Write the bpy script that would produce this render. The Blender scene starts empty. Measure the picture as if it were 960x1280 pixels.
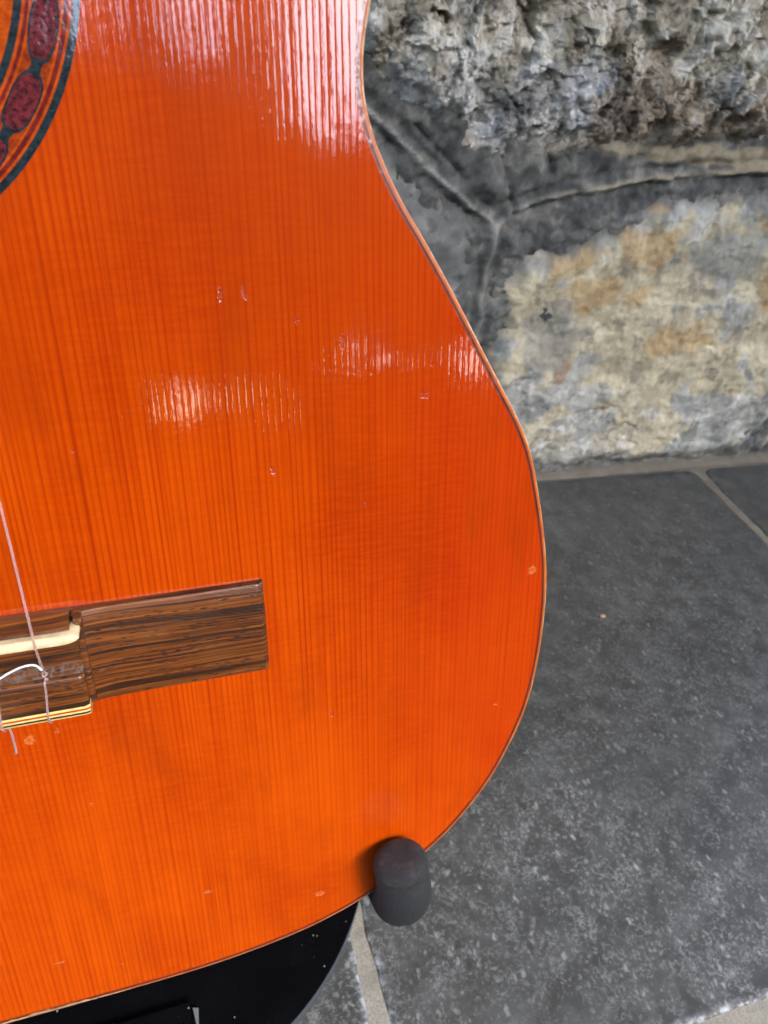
import bpy, bmesh, math, random
import numpy as np
from mathutils import Matrix, Vector, noise as mnoise

random.seed(7)
rng = np.random.default_rng(7)
S = bpy.context.scene
C = S.collection

# ------------------------------------------------------------------ camera
cd = bpy.data.cameras.new('camera')
cam = bpy.data.objects.new('camera', cd)
C.objects.link(cam)
R = [[0.94564, -0.09006, 0.3125], [-0.29638, -0.63423, 0.71408], [0.13389, -0.76788, -0.62644]]
cam.matrix_world = Matrix(((R[0][0], -R[0][1], -R[0][2], 0.0),
                           (R[1][0], -R[1][1], -R[1][2], 0.0),
                           (R[2][0], -R[2][1], -R[2][2], 0.55),
                           (0, 0, 0, 1)))
cd.sensor_fit = 'AUTO'
cd.sensor_width = 36.0
cd.lens = 930.0 / 1280.0 * 36.0
cd.clip_start = 0.01
cd.clip_end = 500
cd.dof.use_dof = True
cd.dof.focus_distance = 0.245
cd.dof.aperture_fstop = 24.0
S.camera = cam

# ------------------------------------------------------------------ light
SUN_AZ, SUN_EL = 24.0, 46.0        # azimuth from -Y towards +X
w = bpy.data.worlds.new('World')
S.world = w
w.use_nodes = True
wt = w.node_tree
sky = wt.nodes.new('ShaderNodeTexSky')
sky.sky_type = 'NISHITA'
sky.sun_disc = False
sky.sun_elevation = math.radians(SUN_EL)
sky.sun_rotation = math.radians(180 - SUN_AZ)
sky.dust_density = 1.6
wt.links.new(sky.outputs[0], wt.nodes['Background'].inputs[0])
wt.nodes['Background'].inputs[1].default_value = 0.15
sl = bpy.data.lights.new('sun', 'SUN')
sl.energy = 0.5
sl.angle = math.radians(24)
sl.color = (1.0, 0.96, 0.90)
sun = bpy.data.objects.new('sun', sl)
C.objects.link(sun)
sd = Vector((math.sin(math.radians(SUN_AZ)) * math.cos(math.radians(SUN_EL)),
             -math.cos(math.radians(SUN_AZ)) * math.cos(math.radians(SUN_EL)),
             math.sin(math.radians(SUN_EL))))
sun.rotation_euler = sd.to_track_quat('Z', 'Y').to_euler()
sun.location = sd * 8
vs = S.view_settings
vs.view_transform = 'Standard'
vs.look = 'None'
vs.exposure = 3.15
vs.gamma = 1.0
vs.use_curve_mapping = False
S.render.engine = 'CYCLES'
S.cycles.use_denoising = True
S.cycles.max_bounces = 8

# ------------------------------------------------------------------ node helpers
class NT:
    def __init__(self, name):
        self.m = bpy.data.materials.new(name)
        self.m.use_nodes = True
        self.t = self.m.node_tree
        self.bsdf = self.t.nodes['Principled BSDF']
    def new(self, typ, **kw):
        n = self.t.nodes.new(typ)
        for k, v in kw.items():
            setattr(n, k, v)
        return n
    def put(self, sock, val):
        if isinstance(val, bpy.types.NodeSocket):
            self.t.links.new(val, sock)
        elif val is not None:
            sock.default_value = val
    def co(self):
        return self.new('ShaderNodeTexCoord').outputs['Object']
    def mapv(self, vec, scale=(1, 1, 1), loc=(0, 0, 0)):
        n = self.new('ShaderNodeMapping')
        self.put(n.inputs['Vector'], vec)
        n.inputs['Scale'].default_value = scale
        n.inputs['Location'].default_value = loc
        return n.outputs[0]
    def noise(self, vec, scale=5, detail=4, rough=0.5, dist=0, color=False):
        n = self.new('ShaderNodeTexNoise')
        self.put(n.inputs['Vector'], vec)
        n.inputs['Scale'].default_value = scale
        n.inputs['Detail'].default_value = detail
        n.inputs['Roughness'].default_value = rough
        n.inputs['Distortion'].default_value = dist
        return n.outputs['Color' if color else 'Fac']
    def voro(self, vec, scale=5, feature='F1', rand=1.0, out='Distance'):
        n = self.new('ShaderNodeTexVoronoi', feature=feature)
        self.put(n.inputs['Vector'], vec)
        n.inputs['Scale'].default_value = scale
        n.inputs['Randomness'].default_value = rand
        return n.outputs[out]
    def math(self, op, a, b=None, c=None, clamp=False):
        n = self.new('ShaderNodeMath', operation=op)
        n.use_clamp = clamp
        self.put(n.inputs[0], a)
        self.put(n.inputs[1], b)
        self.put(n.inputs[2], c)
        return n.outputs[0]
    def vmath(self, op, a, b=None, out=0):
        n = self.new('ShaderNodeVectorMath', operation=op)
        self.put(n.inputs[0], a)
        self.put(n.inputs[1], b)
        return n.outputs[out]
    def sep(self, v):
        n = self.new('ShaderNodeSeparateXYZ')
        self.put(n.inputs[0], v)
        return n.outputs
    def comb(self, x=0.0, y=0.0, z=0.0):
        n = self.new('ShaderNodeCombineXYZ')
        self.put(n.inputs[0], x); self.put(n.inputs[1], y); self.put(n.inputs[2], z)
        return n.outputs[0]
    def ramp(self, fac, stops, interp='LINEAR'):
        n = self.new('ShaderNodeValToRGB')
        cr = n.color_ramp
        cr.interpolation = interp
        while len(cr.elements) < len(stops):
            cr.elements.new(0.5)
        for e, (p, c) in zip(cr.elements, stops):
            e.position = p
            e.color = (c[0], c[1], c[2], 1) if isinstance(c, tuple) else (c, c, c, 1)
        self.put(n.inputs[0], fac)
        return n.outputs[0]
    def mix(self, fac, a, b, blend='MIX'):
        n = self.new('ShaderNodeMix', data_type='RGBA', blend_type=blend)
        self.put(n.inputs[0], fac)
        for s, v in ((n.inputs[6], a), (n.inputs[7], b)):
            self.put(s, (v[0], v[1], v[2], 1) if isinstance(v, tuple) else v)
        return n.outputs[2]
    def smooth(self, x, lo, hi, a=0.0, b=1.0):
        n = self.new('ShaderNodeMapRange', interpolation_type='SMOOTHSTEP')
        self.put(n.inputs[0], x)
        n.inputs[1].default_value = lo; n.inputs[2].default_value = hi
        n.inputs[3].default_value = a; n.inputs[4].default_value = b
        return n.outputs[0]
    def bump(self, h, strength=1.0, dist=0.001, normal=None):
        n = self.new('ShaderNodeBump')
        n.inputs['Strength'].default_value = strength
        n.inputs['Distance'].default_value = dist
        self.put(n.inputs['Height'], h)
        if normal is not None:
            self.put(n.inputs['Normal'], normal)
        return n.outputs[0]
    def set(self, **kw):
        for k, v in kw.items():
            k = k.replace('_', ' ')
            s = self.bsdf.inputs[k]
            if isinstance(v, tuple) and len(v) == 3 and s.type == 'RGBA':
                v = (*v, 1)
            self.put(s, v)
        return self.m

def simple(name, col, rough=0.5, **kw):
    n = NT(name)
    c = n.noise(n.co(), 300, 3)
    colr = n.mix(n.smooth(c, 0.3, 0.7), tuple(x * 0.85 for x in col), tuple(min(1, x * 1.12) for x in col))
    return n.set(Base_Color=colr, Roughness=rough, **kw)

# ------------------------------------------------------------------ object helpers
def link(o, parent=None):
    C.objects.link(o)
    if parent is not None:
        o.parent = parent
    return o

def mesh_obj(name, verts, faces, mats, parent=None, smooth=True, midx=None):
    me = bpy.data.meshes.new(name)
    me.from_pydata([tuple(map(float, v)) for v in verts], [], [tuple(map(int, f)) for f in faces])
    for m in (mats if isinstance(mats, (list, tuple)) else [mats]):
        me.materials.append(m)
    if midx is not None:
        me.polygons.foreach_set('material_index', midx)
    me.polygons.foreach_set('use_smooth', [smooth] * len(me.polygons))
    me.update()
    return link(bpy.data.objects.new(name, me), parent)

def bm_obj(name, bm, mat, parent=None, smooth=False, bevel=0, segs=2):
    if bevel:
        bmesh.ops.bevel(bm, geom=bm.edges[:], offset=bevel, segments=segs, affect='EDGES', profile=0.5)
    bmesh.ops.recalc_face_normals(bm, faces=bm.faces[:])
    me = bpy.data.meshes.new(name)
    bm.to_mesh(me); bm.free()
    me.materials.append(mat)
    me.polygons.foreach_set('use_smooth', [smooth] * len(me.polygons))
    return link(bpy.data.objects.new(name, me), parent)

def box(name, lo, hi, mat, parent=None, bevel=0, segs=2, smooth=False):
    bm = bmesh.new()
    bmesh.ops.create_cube(bm, size=1)
    for v in bm.verts:
        for i in range(3):
            v.co[i] = lo[i] + (v.co[i] + 0.5) * (hi[i] - lo[i])
    return bm_obj(name, bm, mat, parent, smooth, bevel, segs)

def tube(name, pts, rad, mat, parent=None, seg=16, caps=True, tip_round=False):
    """a swept round bar along a list of points; rad may be a list"""
    P = [Vector(p) for p in pts]
    rr = rad if isinstance(rad, (list, tuple)) else [rad] * len(P)
    verts, faces = [], []
    prev = None
    for i, p in enumerate(P):
        t = (P[min(i + 1, len(P) - 1)] - P[max(i - 1, 0)]).normalized()
        if prev is None:
            a = t.orthogonal().normalized()
        else:
            a = (prev - t * prev.dot(t)).normalized()
        prev = a
        b = t.cross(a)
        for k in range(seg):
            q = 2 * math.pi * k / seg
            verts.append(p + (a * math.cos(q) + b * math.sin(q)) * rr[i])
    n = len(P)
    for i in range(n - 1):
        for k in range(seg):
            k2 = (k + 1) % seg
            faces.append((i * seg + k, i * seg + k2, (i + 1) * seg + k2, (i + 1) * seg + k))
    if caps:
        faces.append(tuple(reversed(range(seg))))
        faces.append(tuple((n - 1) * seg + k for k in range(seg)))
    return mesh_obj(name, verts, faces, mat, parent)

def spline(pts, per=8):
    P = [Vector(p) for p in pts]
    out = []
    for i in range(len(P) - 1):
        p0, p1, p2, p3 = P[max(i - 1, 0)], P[i], P[i + 1], P[min(i + 2, len(P) - 1)]
        for k in range(per):
            t = k / per
            out.append(0.5 * ((2 * p1) + (p2 - p0) * t + (2 * p0 - 5 * p1 + 4 * p2 - p3) * t * t + (3 * p1 - p0 - 3 * p2 + p3) * t ** 3))
    out.append(P[-1])
    return out

def tag(o, label=None, cat=None, kind=None, group=None):
    if label: o['label'] = label
    if cat: o['category'] = cat
    if kind: o['kind'] = kind
    if group: o['group'] = group
    return o

# ------------------------------------------------------------------ numpy noise
def _hash(ix, iy, s):
    h = (ix.astype(np.int64) * 374761393 + iy.astype(np.int64) * 668265263 + s * 974711) & 0xffffffff
    h = ((h ^ (h >> 13)) * 1274126177) & 0xffffffff
    h = (h ^ (h >> 16)) & 0xffffffff
    return h / 4294967295.0

def vnoise(x, y, s=0):
    ix, iy = np.floor(x), np.floor(y)
    fx, fy = x - ix, y - iy
    ux, uy = fx ** 3 * (fx * (fx * 6 - 15) + 10), fy ** 3 * (fy * (fy * 6 - 15) + 10)
    r = 0
    for dx in (0, 1):
        for dy in (0, 1):
            a = _hash(ix + dx, iy + dy, s) * 2 * np.pi
            g = np.cos(a) * (fx - dx) + np.sin(a) * (fy - dy)
            r = r + g * (ux if dx else 1 - ux) * (uy if dy else 1 - uy)
    return r * 1.5

def fbm(x, y, s=0, oct=5, gain=0.5, ridged=False):
    a, f, r = 1.0, 1.0, 0
    for o in range(oct):
        n = vnoise(x * f + 13.7 * o, y * f - 7.1 * o, s + o)
        r = r + a * ((1 - 2 * np.abs(n)) if ridged else n)
        a *= gain; f *= 2.03
    return r

def facets(x, y, s=0, tilt=1.0):
    """broken-rock facets: each voronoi cell is a tilted plane at its own height"""
    ix, iy = np.floor(x), np.floor(y)
    best = np.full(x.shape, 9e9); val = np.zeros(x.shape)
    for dx in (-1, 0, 1):
        for dy in (-1, 0, 1):
            cx, cy = ix + dx, iy + dy
            px = cx + _hash(cx, cy, s); py = cy + _hash(cx, cy, s + 1)
            d = (x - px) ** 2 + (y - py) ** 2
            h = _hash(cx, cy, s + 2) - 0.5
            gx = (_hash(cx, cy, s + 3) - 0.5) * 2 * tilt
            gy = (_hash(cx, cy, s + 4) - 0.5) * 2 * tilt
            v = h + gx * (x - px) + gy * (y - py)
            m = d < best
            best = np.where(m, d, best); val = np.where(m, v, val)
    return val

def sdist(px, py, poly, closed=True):
    """distance to a polyline; positive inside when closed"""
    P = np.array(poly)
    n = len(P)
    d = np.full(px.shape, 9e9)
    ins = np.zeros(px.shape, bool)
    for i in range(n if closed else n - 1):
        a, b = P[i], P[(i + 1) % n]
        e = b - a
        t = np.clip(((px - a[0]) * e[0] + (py - a[1]) * e[1]) / (e @ e), 0, 1)
        d = np.minimum(d, np.hypot(px - a[0] - t * e[0], py - a[1] - t * e[1]))
        if closed:
            c = ((a[1] > py) != (b[1] > py))
            den = (b[1] - a[1]) if b[1] != a[1] else 1e-12
            ins ^= c & (px < (b[0] - a[0]) * (py - a[1]) / den + a[0])
    return np.where(ins, d, -d) if closed else d

def sstep(x, a, b):
    t = np.clip((x - a) / (b - a), 0, 1)
    return t * t * (3 - 2 * t)

def grid_mesh(name, X, Z, Yv, keep, col, mat, parent):
    """sheet on the (X,Z) grid at depth Yv, faces where keep; col is (n,m,3)"""
    n, m = X.shape
    idx = np.arange(n * m).reshape(n, m)
    k = keep[:-1, :-1] | keep[1:, :-1] | keep[:-1, 1:] | keep[1:, 1:]
    q = np.stack([idx[:-1, :-1][k], idx[:-1, 1:][k], idx[1:, 1:][k], idx[1:, :-1][k]], -1)
    used = np.unique(q)
    remap = np.full(n * m, -1); remap[used] = np.arange(len(used))
    q = remap[q]
    V = np.stack([X.ravel(), Yv.ravel(), Z.ravel()], -1)[used]
    me = bpy.data.meshes.new(name)
    me.vertices.add(len(V)); me.vertices.foreach_set('co', V.ravel())
    me.loops.add(q.size); me.loops.foreach_set('vertex_index', q.ravel())
    me.polygons.add(len(q)); me.polygons.foreach_set('loop_start', np.arange(len(q)) * 4)
    me.polygons.foreach_set('loop_total', np.full(len(q), 4))
    me.polygons.foreach_set('use_smooth', np.ones(len(q), bool))
    me.update(); me.validate()
    at = me.color_attributes.new('stone_colour', 'FLOAT_COLOR', 'POINT')
    cc = np.ones((len(V), 4), np.float32); cc[:, :3] = col.reshape(-1, 3)[used]
    at.data.foreach_set('color', cc.ravel())
    me.materials.append(mat)
    return link(bpy.data.objects.new(name, me), parent)

# ================================================================== GROUND + FLOOR
def rock_mat(name, rough, fine, bump_d):
    n = NT(name)
    a = n.new('ShaderNodeVertexColor', layer_name='stone_colour').outputs[0]
    co = n.co()
    f1 = n.noise(co, 150, 8, 0.72)
    f2 = n.noise(co, 620, 4, 0.6)
    k = n.math('ADD', n.math('MULTIPLY', f1, fine), n.math('MULTIPLY', f2, fine * 0.5))
    k = n.math('ADD', k, 1 - 0.75 * fine)
    vm = n.new('ShaderNodeVectorMath', operation='SCALE')
    n.put(vm.inputs[0], a); n.put(vm.inputs[3], k)
    h = n.math('ADD', n.math('MULTIPLY', f1, 1.0), n.math('MULTIPLY', f2, 0.35))
    return n.set(Base_Color=vm.outputs[0], Roughness=rough, Normal=n.bump(h, 0.9, bump_d))

M_rock = rock_mat('rock', 0.75, 1.3, 0.0055)
M_rock_smooth = rock_mat('weathered_rock', 0.7, 0.5, 0.0014)
M_mortar = rock_mat('dark_mortar', 0.8, 1.1, 0.003)

# bluestone slabs with pale fossil flecks, rings and crinkles
def tile_material():
    n = NT('bluestone')
    co = n.co()
    big = n.noise(co, 7, 5, 0.6)
    mid = n.noise(co, 45, 6, 0.65)
    fine = n.noise(co, 420, 4, 0.6)
    base = n.ramp(big, [(0.3, (0.0245, 0.0240, 0.0218)), (0.52, (0.0335, 0.0330, 0.0302)), (0.7, (0.0455, 0.0450, 0.0418))])
    base = n.mix(n.smooth(mid, 0.35, 0.75, 0, 0.55), base, (0.080, 0.081, 0.078))
    base = n.mix(n.smooth(fine, 0.35, 0.75, 0, 0.5), base, (0.028, 0.029, 0.029))
    # pale fossil flecks and crinkles: warped cells, thin curved level lines, small rings
    wn = n.vmath('SUBTRACT', n.noise(co, 95, 4, 0.6, color=True), (0.5, 0.5, 0.5))
    wc = n.vmath('ADD', co, n.vmath('MULTIPLY', wn, (0.010, 0.010, 0.0)))
    dn = n.noise(wc, 150, 3, 0.55, dist=1.2)
    crink = n.smooth(n.math('ABSOLUTE', n.math('SUBTRACT', dn, 0.5)), 0.0, 0.035, 1, 0)
    crink = n.math('MULTIPLY', crink, n.smooth(n.noise(co, 42, 4, 0.65), 0.46, 0.60))
    v1 = n.voro(n.mapv(wc, (1, 0.6, 1)), 150)
    fl = n.math('MULTIPLY', n.smooth(v1, 0.14, 0.34, 1, 0), n.smooth(n.noise(co, 66, 3, 0.6), 0.45, 0.60))
    v2 = n.voro(wc, 340)
    f2 = n.math('MULTIPLY', n.smooth(v2, 0.15, 0.42, 1, 0), n.smooth(n.noise(co, 90, 3), 0.42, 0.58))
    patch = n.math('MULTIPLY', n.smooth(n.noise(wc, 260, 5, 0.7), 0.50, 0.68), n.smooth(n.noise(co, 30, 3), 0.36, 0.60))
    v3 = n.voro(wc, 52, rand=1.0)
    ring = n.smooth(n.math('ABSOLUTE', n.math('SUBTRACT', v3, 0.14)), 0.0, 0.05, 1, 0)
    ring = n.math('MULTIPLY', ring, n.smooth(n.voro(wc, 52, out='Color'), 0.78, 0.84))
    ring = n.math('MULTIPLY', ring, n.smooth(fine, 0.3, 0.6))
    pale = n.math('MAXIMUM', n.math('MULTIPLY', crink, 0.40), n.math('MULTIPLY', fl, 0.50))
    pale = n.math('MAXIMUM', pale, n.math('MULTIPLY', f2, 0.30))
    pale = n.math('MAXIMUM', pale, n.math('MULTIPLY', patch, 0.42))
    pale = n.math('MAXIMUM', pale, n.math('MULTIPLY', ring, 0.50))
    pale = n.math('MULTIPLY', pale, n.smooth(fine, 0.25, 0.55, 0.5, 1.0))
    pale = n.math('MULTIPLY', pale, n.smooth(n.noise(co, 3.5, 2), 0.3, 0.65, 0.55, 1.4))
    pale = n.math('MULTIPLY', pale, n.smooth(n.sep(co)[1], 0.50, 0.12, 0.32, 1.15))
    cloud = n.smooth(n.noise(co, 24, 6, 0.75), 0.48, 0.70, 0, 0.5)
    base = n.mix(cloud, base, (0.084, 0.086, 0.083))
    col = n.mix(pale, base, (0.30, 0.305, 0.30))
    # white efflorescence crust along the chipped slab edge
    e = n.new('ShaderNodeVertexColor', layer_name='edge_crust').outputs[0]
    cr = n.math('MULTIPLY', e, n.smooth(n.noise(co, 130, 5, 0.7), 0.42, 0.66))
    cr = n.math('MULTIPLY', cr, n.smooth(n.sep(co)[1], 0.30, 0.16, 0.10, 0.8))
    col = n.mix(cr, col, (0.40, 0.43, 0.47))
    spark = n.math('MULTIPLY', n.smooth(n.voro(co, 210), 0.03, 0.06, 1, 0), n.smooth(n.noise(co, 55, 1), 0.62, 0.66))
    col = n.mix(spark, col, (0.8, 0.8, 0.78))
    h = n.math('ADD', n.math('MULTIPLY', fine, 0.35), n.math('MULTIPLY', mid, 1.0))
    h = n.math('ADD', h, n.math('MULTIPLY', pale, 0.15))
    return n.set(Base_Color=col, Roughness=n.smooth(mid, 0.3, 0.8, 0.42, 0.58), Normal=n.bump(h, 0.55, 0.0012))
M_tile = tile_material()

def sand_material(name, a, b):
    n = NT(name)
    co = n.co()
    g = n.noise(co, 900, 3, 0.7)
    g2 = n.noise(co, 60, 4, 0.6)
    col = n.mix(n.smooth(g, 0.35, 0.65), a, b)
    col = n.mix(n.smooth(g2, 0.4, 0.7, 0, 0.35), col, tuple(x * 0.62 for x in a))
    sp = n.smooth(n.voro(co, 260), 0.05, 0.10, 1, 0)
    col = n.mix(n.math('MULTIPLY', sp, n.smooth(n.noise(co, 80, 1), 0.58, 0.62)), col, (0.05, 0.05, 0.05))
    # darker and browner towards the foot of the wall
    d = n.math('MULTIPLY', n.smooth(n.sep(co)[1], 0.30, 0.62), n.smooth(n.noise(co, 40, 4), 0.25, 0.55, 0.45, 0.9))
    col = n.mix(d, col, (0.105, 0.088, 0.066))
    return n.set(Base_Color=col, Roughness=0.85, Normal=n.bump(n.math('ADD', g, g2), 0.7, 0.0012))
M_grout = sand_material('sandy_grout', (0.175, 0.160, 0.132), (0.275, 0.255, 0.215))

ground = mesh_obj('ground', [(-80, -80, -0.16), (80, -80, -0.16), (80, 80, -0.16), (-80, 80, -0.16)], [(0, 1, 2, 3)],
                  simple('lawn_soil', (0.022, 0.027, 0.012), 1.0, Specular_IOR_Level=0.0))
tag(ground, 'ground around the porch', kind='structure')
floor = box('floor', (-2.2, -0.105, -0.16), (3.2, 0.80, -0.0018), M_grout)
tag(floor, 'sandy grout bed under the dark bluestone slabs', kind='structure')

def slab(corners, seed):
    """one natural-cleft slab: wobbly outline, chipped bevel, centre fan"""
    P = []
    RC = 0.022
    cs = [np.array(c_) for c_ in corners]
    for i in range(4):
        a, b, p0 = cs[i], cs[(i + 1) % 4], cs[i - 1]
        e = (b - a) / np.linalg.norm(b - a); e0 = (p0 - a) / np.linalg.norm(p0 - a)
        for q in np.linspace(0, 1, 7):
            t_ = (1 - q) ** 2 * (a + e0 * RC) + 2 * q * (1 - q) * a + q * q * (a + e * RC)
            P.append(t_)
        s0, s1 = a + e * RC, b - e * RC
        k = max(4, int(np.linalg.norm(s1 - s0) / 0.006))
        for j in range(1, k):
            P.append(s0 + (s1 - s0) * j / k)
    P = np.array(P)
    c = P.mean(0)
    # round the corners slightly and wobble
    wob = fbm(P[:, 0] * 28, P[:, 1] * 28, seed, 4) * 0.0016 + fbm(P[:, 0] * 7, P[:, 1] * 7, seed + 9, 2) * 0.0022
    nrm = np.roll(P, -1, 0) - np.roll(P, 1, 0)
    nrm = np.stack([nrm[:, 1], -nrm[:, 0]], -1)
    nrm /= np.linalg.norm(nrm, axis=1, keepdims=True) + 1e-9
    P = P + nrm * wob[:, None]
    rings = []
    for off, z, e in ((0.0, -0.012, 1), (0.0, -0.0022, 1), (0.0006, -0.0006, 1), (0.0018, 0.0, 0.8), (0.0060, 0.0, 0.0)):
        q = P - nrm * off
        zz = z + (fbm(P[:, 0] * 60, P[:, 1] * 60, seed + 4, 3) * 0.0005 if -0.01 < z < 0 else 0)
        rings.append((np.c_[q, np.full(len(q), 0.0) + zz], e))
    n = len(P)
    V = np.concatenate([r[0] for r in rings] + [np.array([[c[0], c[1], 0.0]])])
    F = []
    for r in range(len(rings) - 1):
        for k in range(n):
            k2 = (k + 1) % n
            F.append((r * n + k, r * n + k2, (r + 1) * n + k2, (r + 1) * n + k))
    last = (len(rings) - 1) * n; ci = len(V) - 1
    for k in range(n):
        F.append((last + k, last + (k + 1) % n, ci))
    o = mesh_obj('stone_slab', V, F, M_tile, floor)
    at = o.data.color_attributes.new('edge_crust', 'FLOAT_COLOR', 'POINT')
    e = np.concatenate([np.full(n, r[1]) for r in rings] + [np.zeros(1)])
    at.data.foreach_set('color', np.repeat(e, 4).astype(np.float32))
    return o

slab([(0.1235, 0.0765), (0.7440, 0.0740), (0.7430, 0.6560), (0.1345, 0.6610)], 1)   # beside the stand
slab([(-0.520, 0.0765), (0.1100, 0.0765), (0.1245, 0.6610), (-0.515, 0.6610)], 2)
slab([(0.7565, 0.0740), (1.372, 0.0740), (1.372, 0.6560), (0.7555, 0.6560)], 3)
slab([(1.384, 0.0740), (2.00, 0.0740), (2.00, 0.6560), (1.384, 0.6560)], 4)
slab([(-1.15, 0.0765), (-0.532, 0.0765), (-0.527, 0.6610), (-1.15, 0.6610)], 5)
for j, y1 in enumerate((0.060,)):
    for i in range(5):
        x0 = -1.2 + 0.63 * i + (0.21 if j % 2 == 0 else 0)
        slab([(x0, y1 - 0.160), (x0 + 0.618, y1 - 0.160), (x0 + 0.618, y1), (x0, y1)], 11 + j * 7 + i)

# ================================================================== STONE WALL
WY = 0.674                       # face plane of the mortar
wall = bpy.data.objects.new('stone_wall', None); link(wall); wall.location = (0, 0, 0)
tag(wall, 'rough natural stone wall with dark raised pointing behind the guitar', 'wall')
J = (0.362, 0.318)
j1 = [J, (0.357, 0.321), (0.321, 0.344), (0.284, 0.367), (0.249, 0.392), (0.218, 0.413), (0.15, 0.455), (0.08, 0.50), (-0.05, 0.55)]
j2 = [J, (0.3625, 0.282), (0.3635, 0.247), (0.366, 0.205), (0.370, 0.14), (0.374, 0.07), (0.377, -0.02)]
j3 = [J, (0.375, 0.334), (0.407, 0.349), (0.458, 0.361), (0.51, 0.373), (0.586, 0.381), (0.666, 0.388), (0.78, 0.392), (0.94, 0.388)]
j4 = [(0.94, 0.388), (0.915, 0.30), (0.905, 0.2), (0.885, 0.1), (0.872, 0.04), (0.865, -0.02)]
j5 = [(0.94, 0.388), (0.985, 0.44), (1.0, 0.60), (0.98, 0.79)]
j6 = [(-0.05, 0.55), (-0.09, 0.66), (-0.08, 0.79)]
j7 = [(-1.2, 0.80), (-0.6, 0.77), (-0.08, 0.79), (0.45, 0.81), (0.98, 0.79), (1.6, 0.80), (2.3, 0.78)]
j8 = [(-0.05, 0.55), (-0.35, 0.53), (-0.8, 0.50), (-1.2, 0.52)]
j9 = [(0.94, 0.388), (1.3, 0.36), (1.7, 0.38), (2.3, 0.37)]
j10 = [(-0.35, 0.53), (-0.37, 0.25), (-0.34, -0.02)]
j11 = [(1.5, 0.37), (1.52, 0.18), (1.50, -0.02)]
JOINTS = [j1, j2, j3, j4, j5, j6, j7, j8, j9, j10, j11]

def joint_d(X, Z):
    d = np.full(X.shape, 9e9)
    for j in JOINTS:
        d = np.minimum(d, sdist(X, Z, j, closed=False))
    return d

def pal(t, cols):
    """piecewise colour ramp; t in 0..1"""
    t = np.clip(t, 0, 1) * (len(cols) - 1)
    i = np.minimum(t.astype(int), len(cols) - 2); f = (t - i)[..., None]
    cc = np.array(cols)
    return cc[i] * (1 - f) + cc[i + 1] * f

def blob(X, Z, cx, cz, rx, rz, s, rough=0.45):
    q = np.hypot((X - cx) / rx, (Z - cz) / rz) + rough * fbm(X * 26, Z * 26, s, 5)
    return sstep(q, 1.15, 0.75)

# --- dark mortar sheet with a thin raised bead along every joint
def make_mortar():
    step = 0.0026
    xs = np.arange(-1.2, 2.3, step); zs = np.arange(-0.02, 0.86, step)
    X, Z = np.meshgrid(xs, zs)
    Xw = X + 0.0022 * fbm(X * 22, Z * 22, 5, 3); Zw = Z + 0.0022 * fbm(X * 22, Z * 22, 8, 3)
    d = joint_d(Xw, Zw)
    wob = 1 + 0.5 * vnoise(X * 30, Z * 30, 3)
    strong = sstep(fbm(X * 9, Z * 9, 61, 2), -0.45, 0.05) * (1 - 0.85 * sstep(Z, 0.325, 0.305) * (np.abs(X - 0.366) < 0.03))
    bead = np.exp(-(d / (0.0023 * wob)) ** 2) * (0.35 + 0.65 * strong)
    groove = np.exp(-((d - 0.009) / 0.004) ** 2)
    rel = 0.0040 * bead - 0.0042 * groove + 0.0055 * fbm(X * 16, Z * 16, 21, 6, 0.58) + 0.0024 * fbm(X * 75, Z * 75, 31, 5, 0.6) + 0.0030 * facets(X * 40 + 0.6 * fbm(X * 30, Z * 30, 33, 3), Z * 40, 35, 0.7)
    # the hair cracks in the slate-dark part under the crags
    crack = 0
    for poly in ([(0.347, 0.398), (0.356, 0.380), (0.365, 0.364), (0.371, 0.352), (0.378, 0.332)],
                 [(0.398, 0.392), (0.404, 0.381), (0.413, 0.368)], [(0.420, 0.392), (0.428, 0.380)],
                 [(0.262, 0.405), (0.290, 0.384), (0.320, 0.362)]):
        dd = sdist(X + 0.002 * vnoise(X * 60, Z * 60, 2), Z, poly, closed=False)
        crack = np.maximum(crack, np.exp(-(dd / 0.0023) ** 2))
    rel = rel - 0.006 * crack
    g = np.clip(0.5 + 0.62 * fbm(X * 35, Z * 35, 41, 6, 0.66), 0, 1)
    col = pal(g, [(0.045, 0.049, 0.050), (0.080, 0.085, 0.086), (0.125, 0.129, 0.126), (0.22, 0.215, 0.20)])
    bc = np.clip(bead * 1.0, 0, 1)[..., None] * sstep(fbm(X * 40, Z * 40, 51, 4), -0.7, 0.3)[..., None]
    tan = sstep(X, 0.37, 0.46)[..., None]
    bcol = np.array([0.40, 0.40, 0.375]) * (1 - tan) + np.array([0.42, 0.37, 0.28]) * tan
    col = col * (1 - bc) + bcol * bc
    # sandy smear above the right-hand joint, as in the photograph
    sm = blob(X, Z, 0.62, 0.398, 0.17, 0.010, 71, 0.5)[..., None] * 0.8
    col = col * (1 - sm) + np.array([0.36, 0.31, 0.22]) * sm
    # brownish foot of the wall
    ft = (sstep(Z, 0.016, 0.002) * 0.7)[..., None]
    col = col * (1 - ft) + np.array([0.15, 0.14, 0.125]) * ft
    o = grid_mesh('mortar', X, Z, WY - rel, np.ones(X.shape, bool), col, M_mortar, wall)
    return o
make_mortar()
# fillet of mortar where the wall meets the floor
mf = [(x, 0.662 + 0.0025 * mnoise.noise(Vector((x * 12, 0, 0)))) for x in np.arange(-1.2, 2.3, 0.02)]
V, F = [], []
for i, (x, y) in enumerate(mf):
    V += [(x, y, -0.002), (x, y + 0.003, 0.0012), (x, 0.676, 0.004)]
    if i:
        a = (i - 1) * 3
        F += [(a, a + 3, a + 4, a + 1), (a + 1, a + 4, a + 5, a + 2)]
mesh_obj('foot_joint', V, F, sand_material('foot_mortar', (0.13, 0.125, 0.112), (0.19, 0.18, 0.155)), wall)

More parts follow.
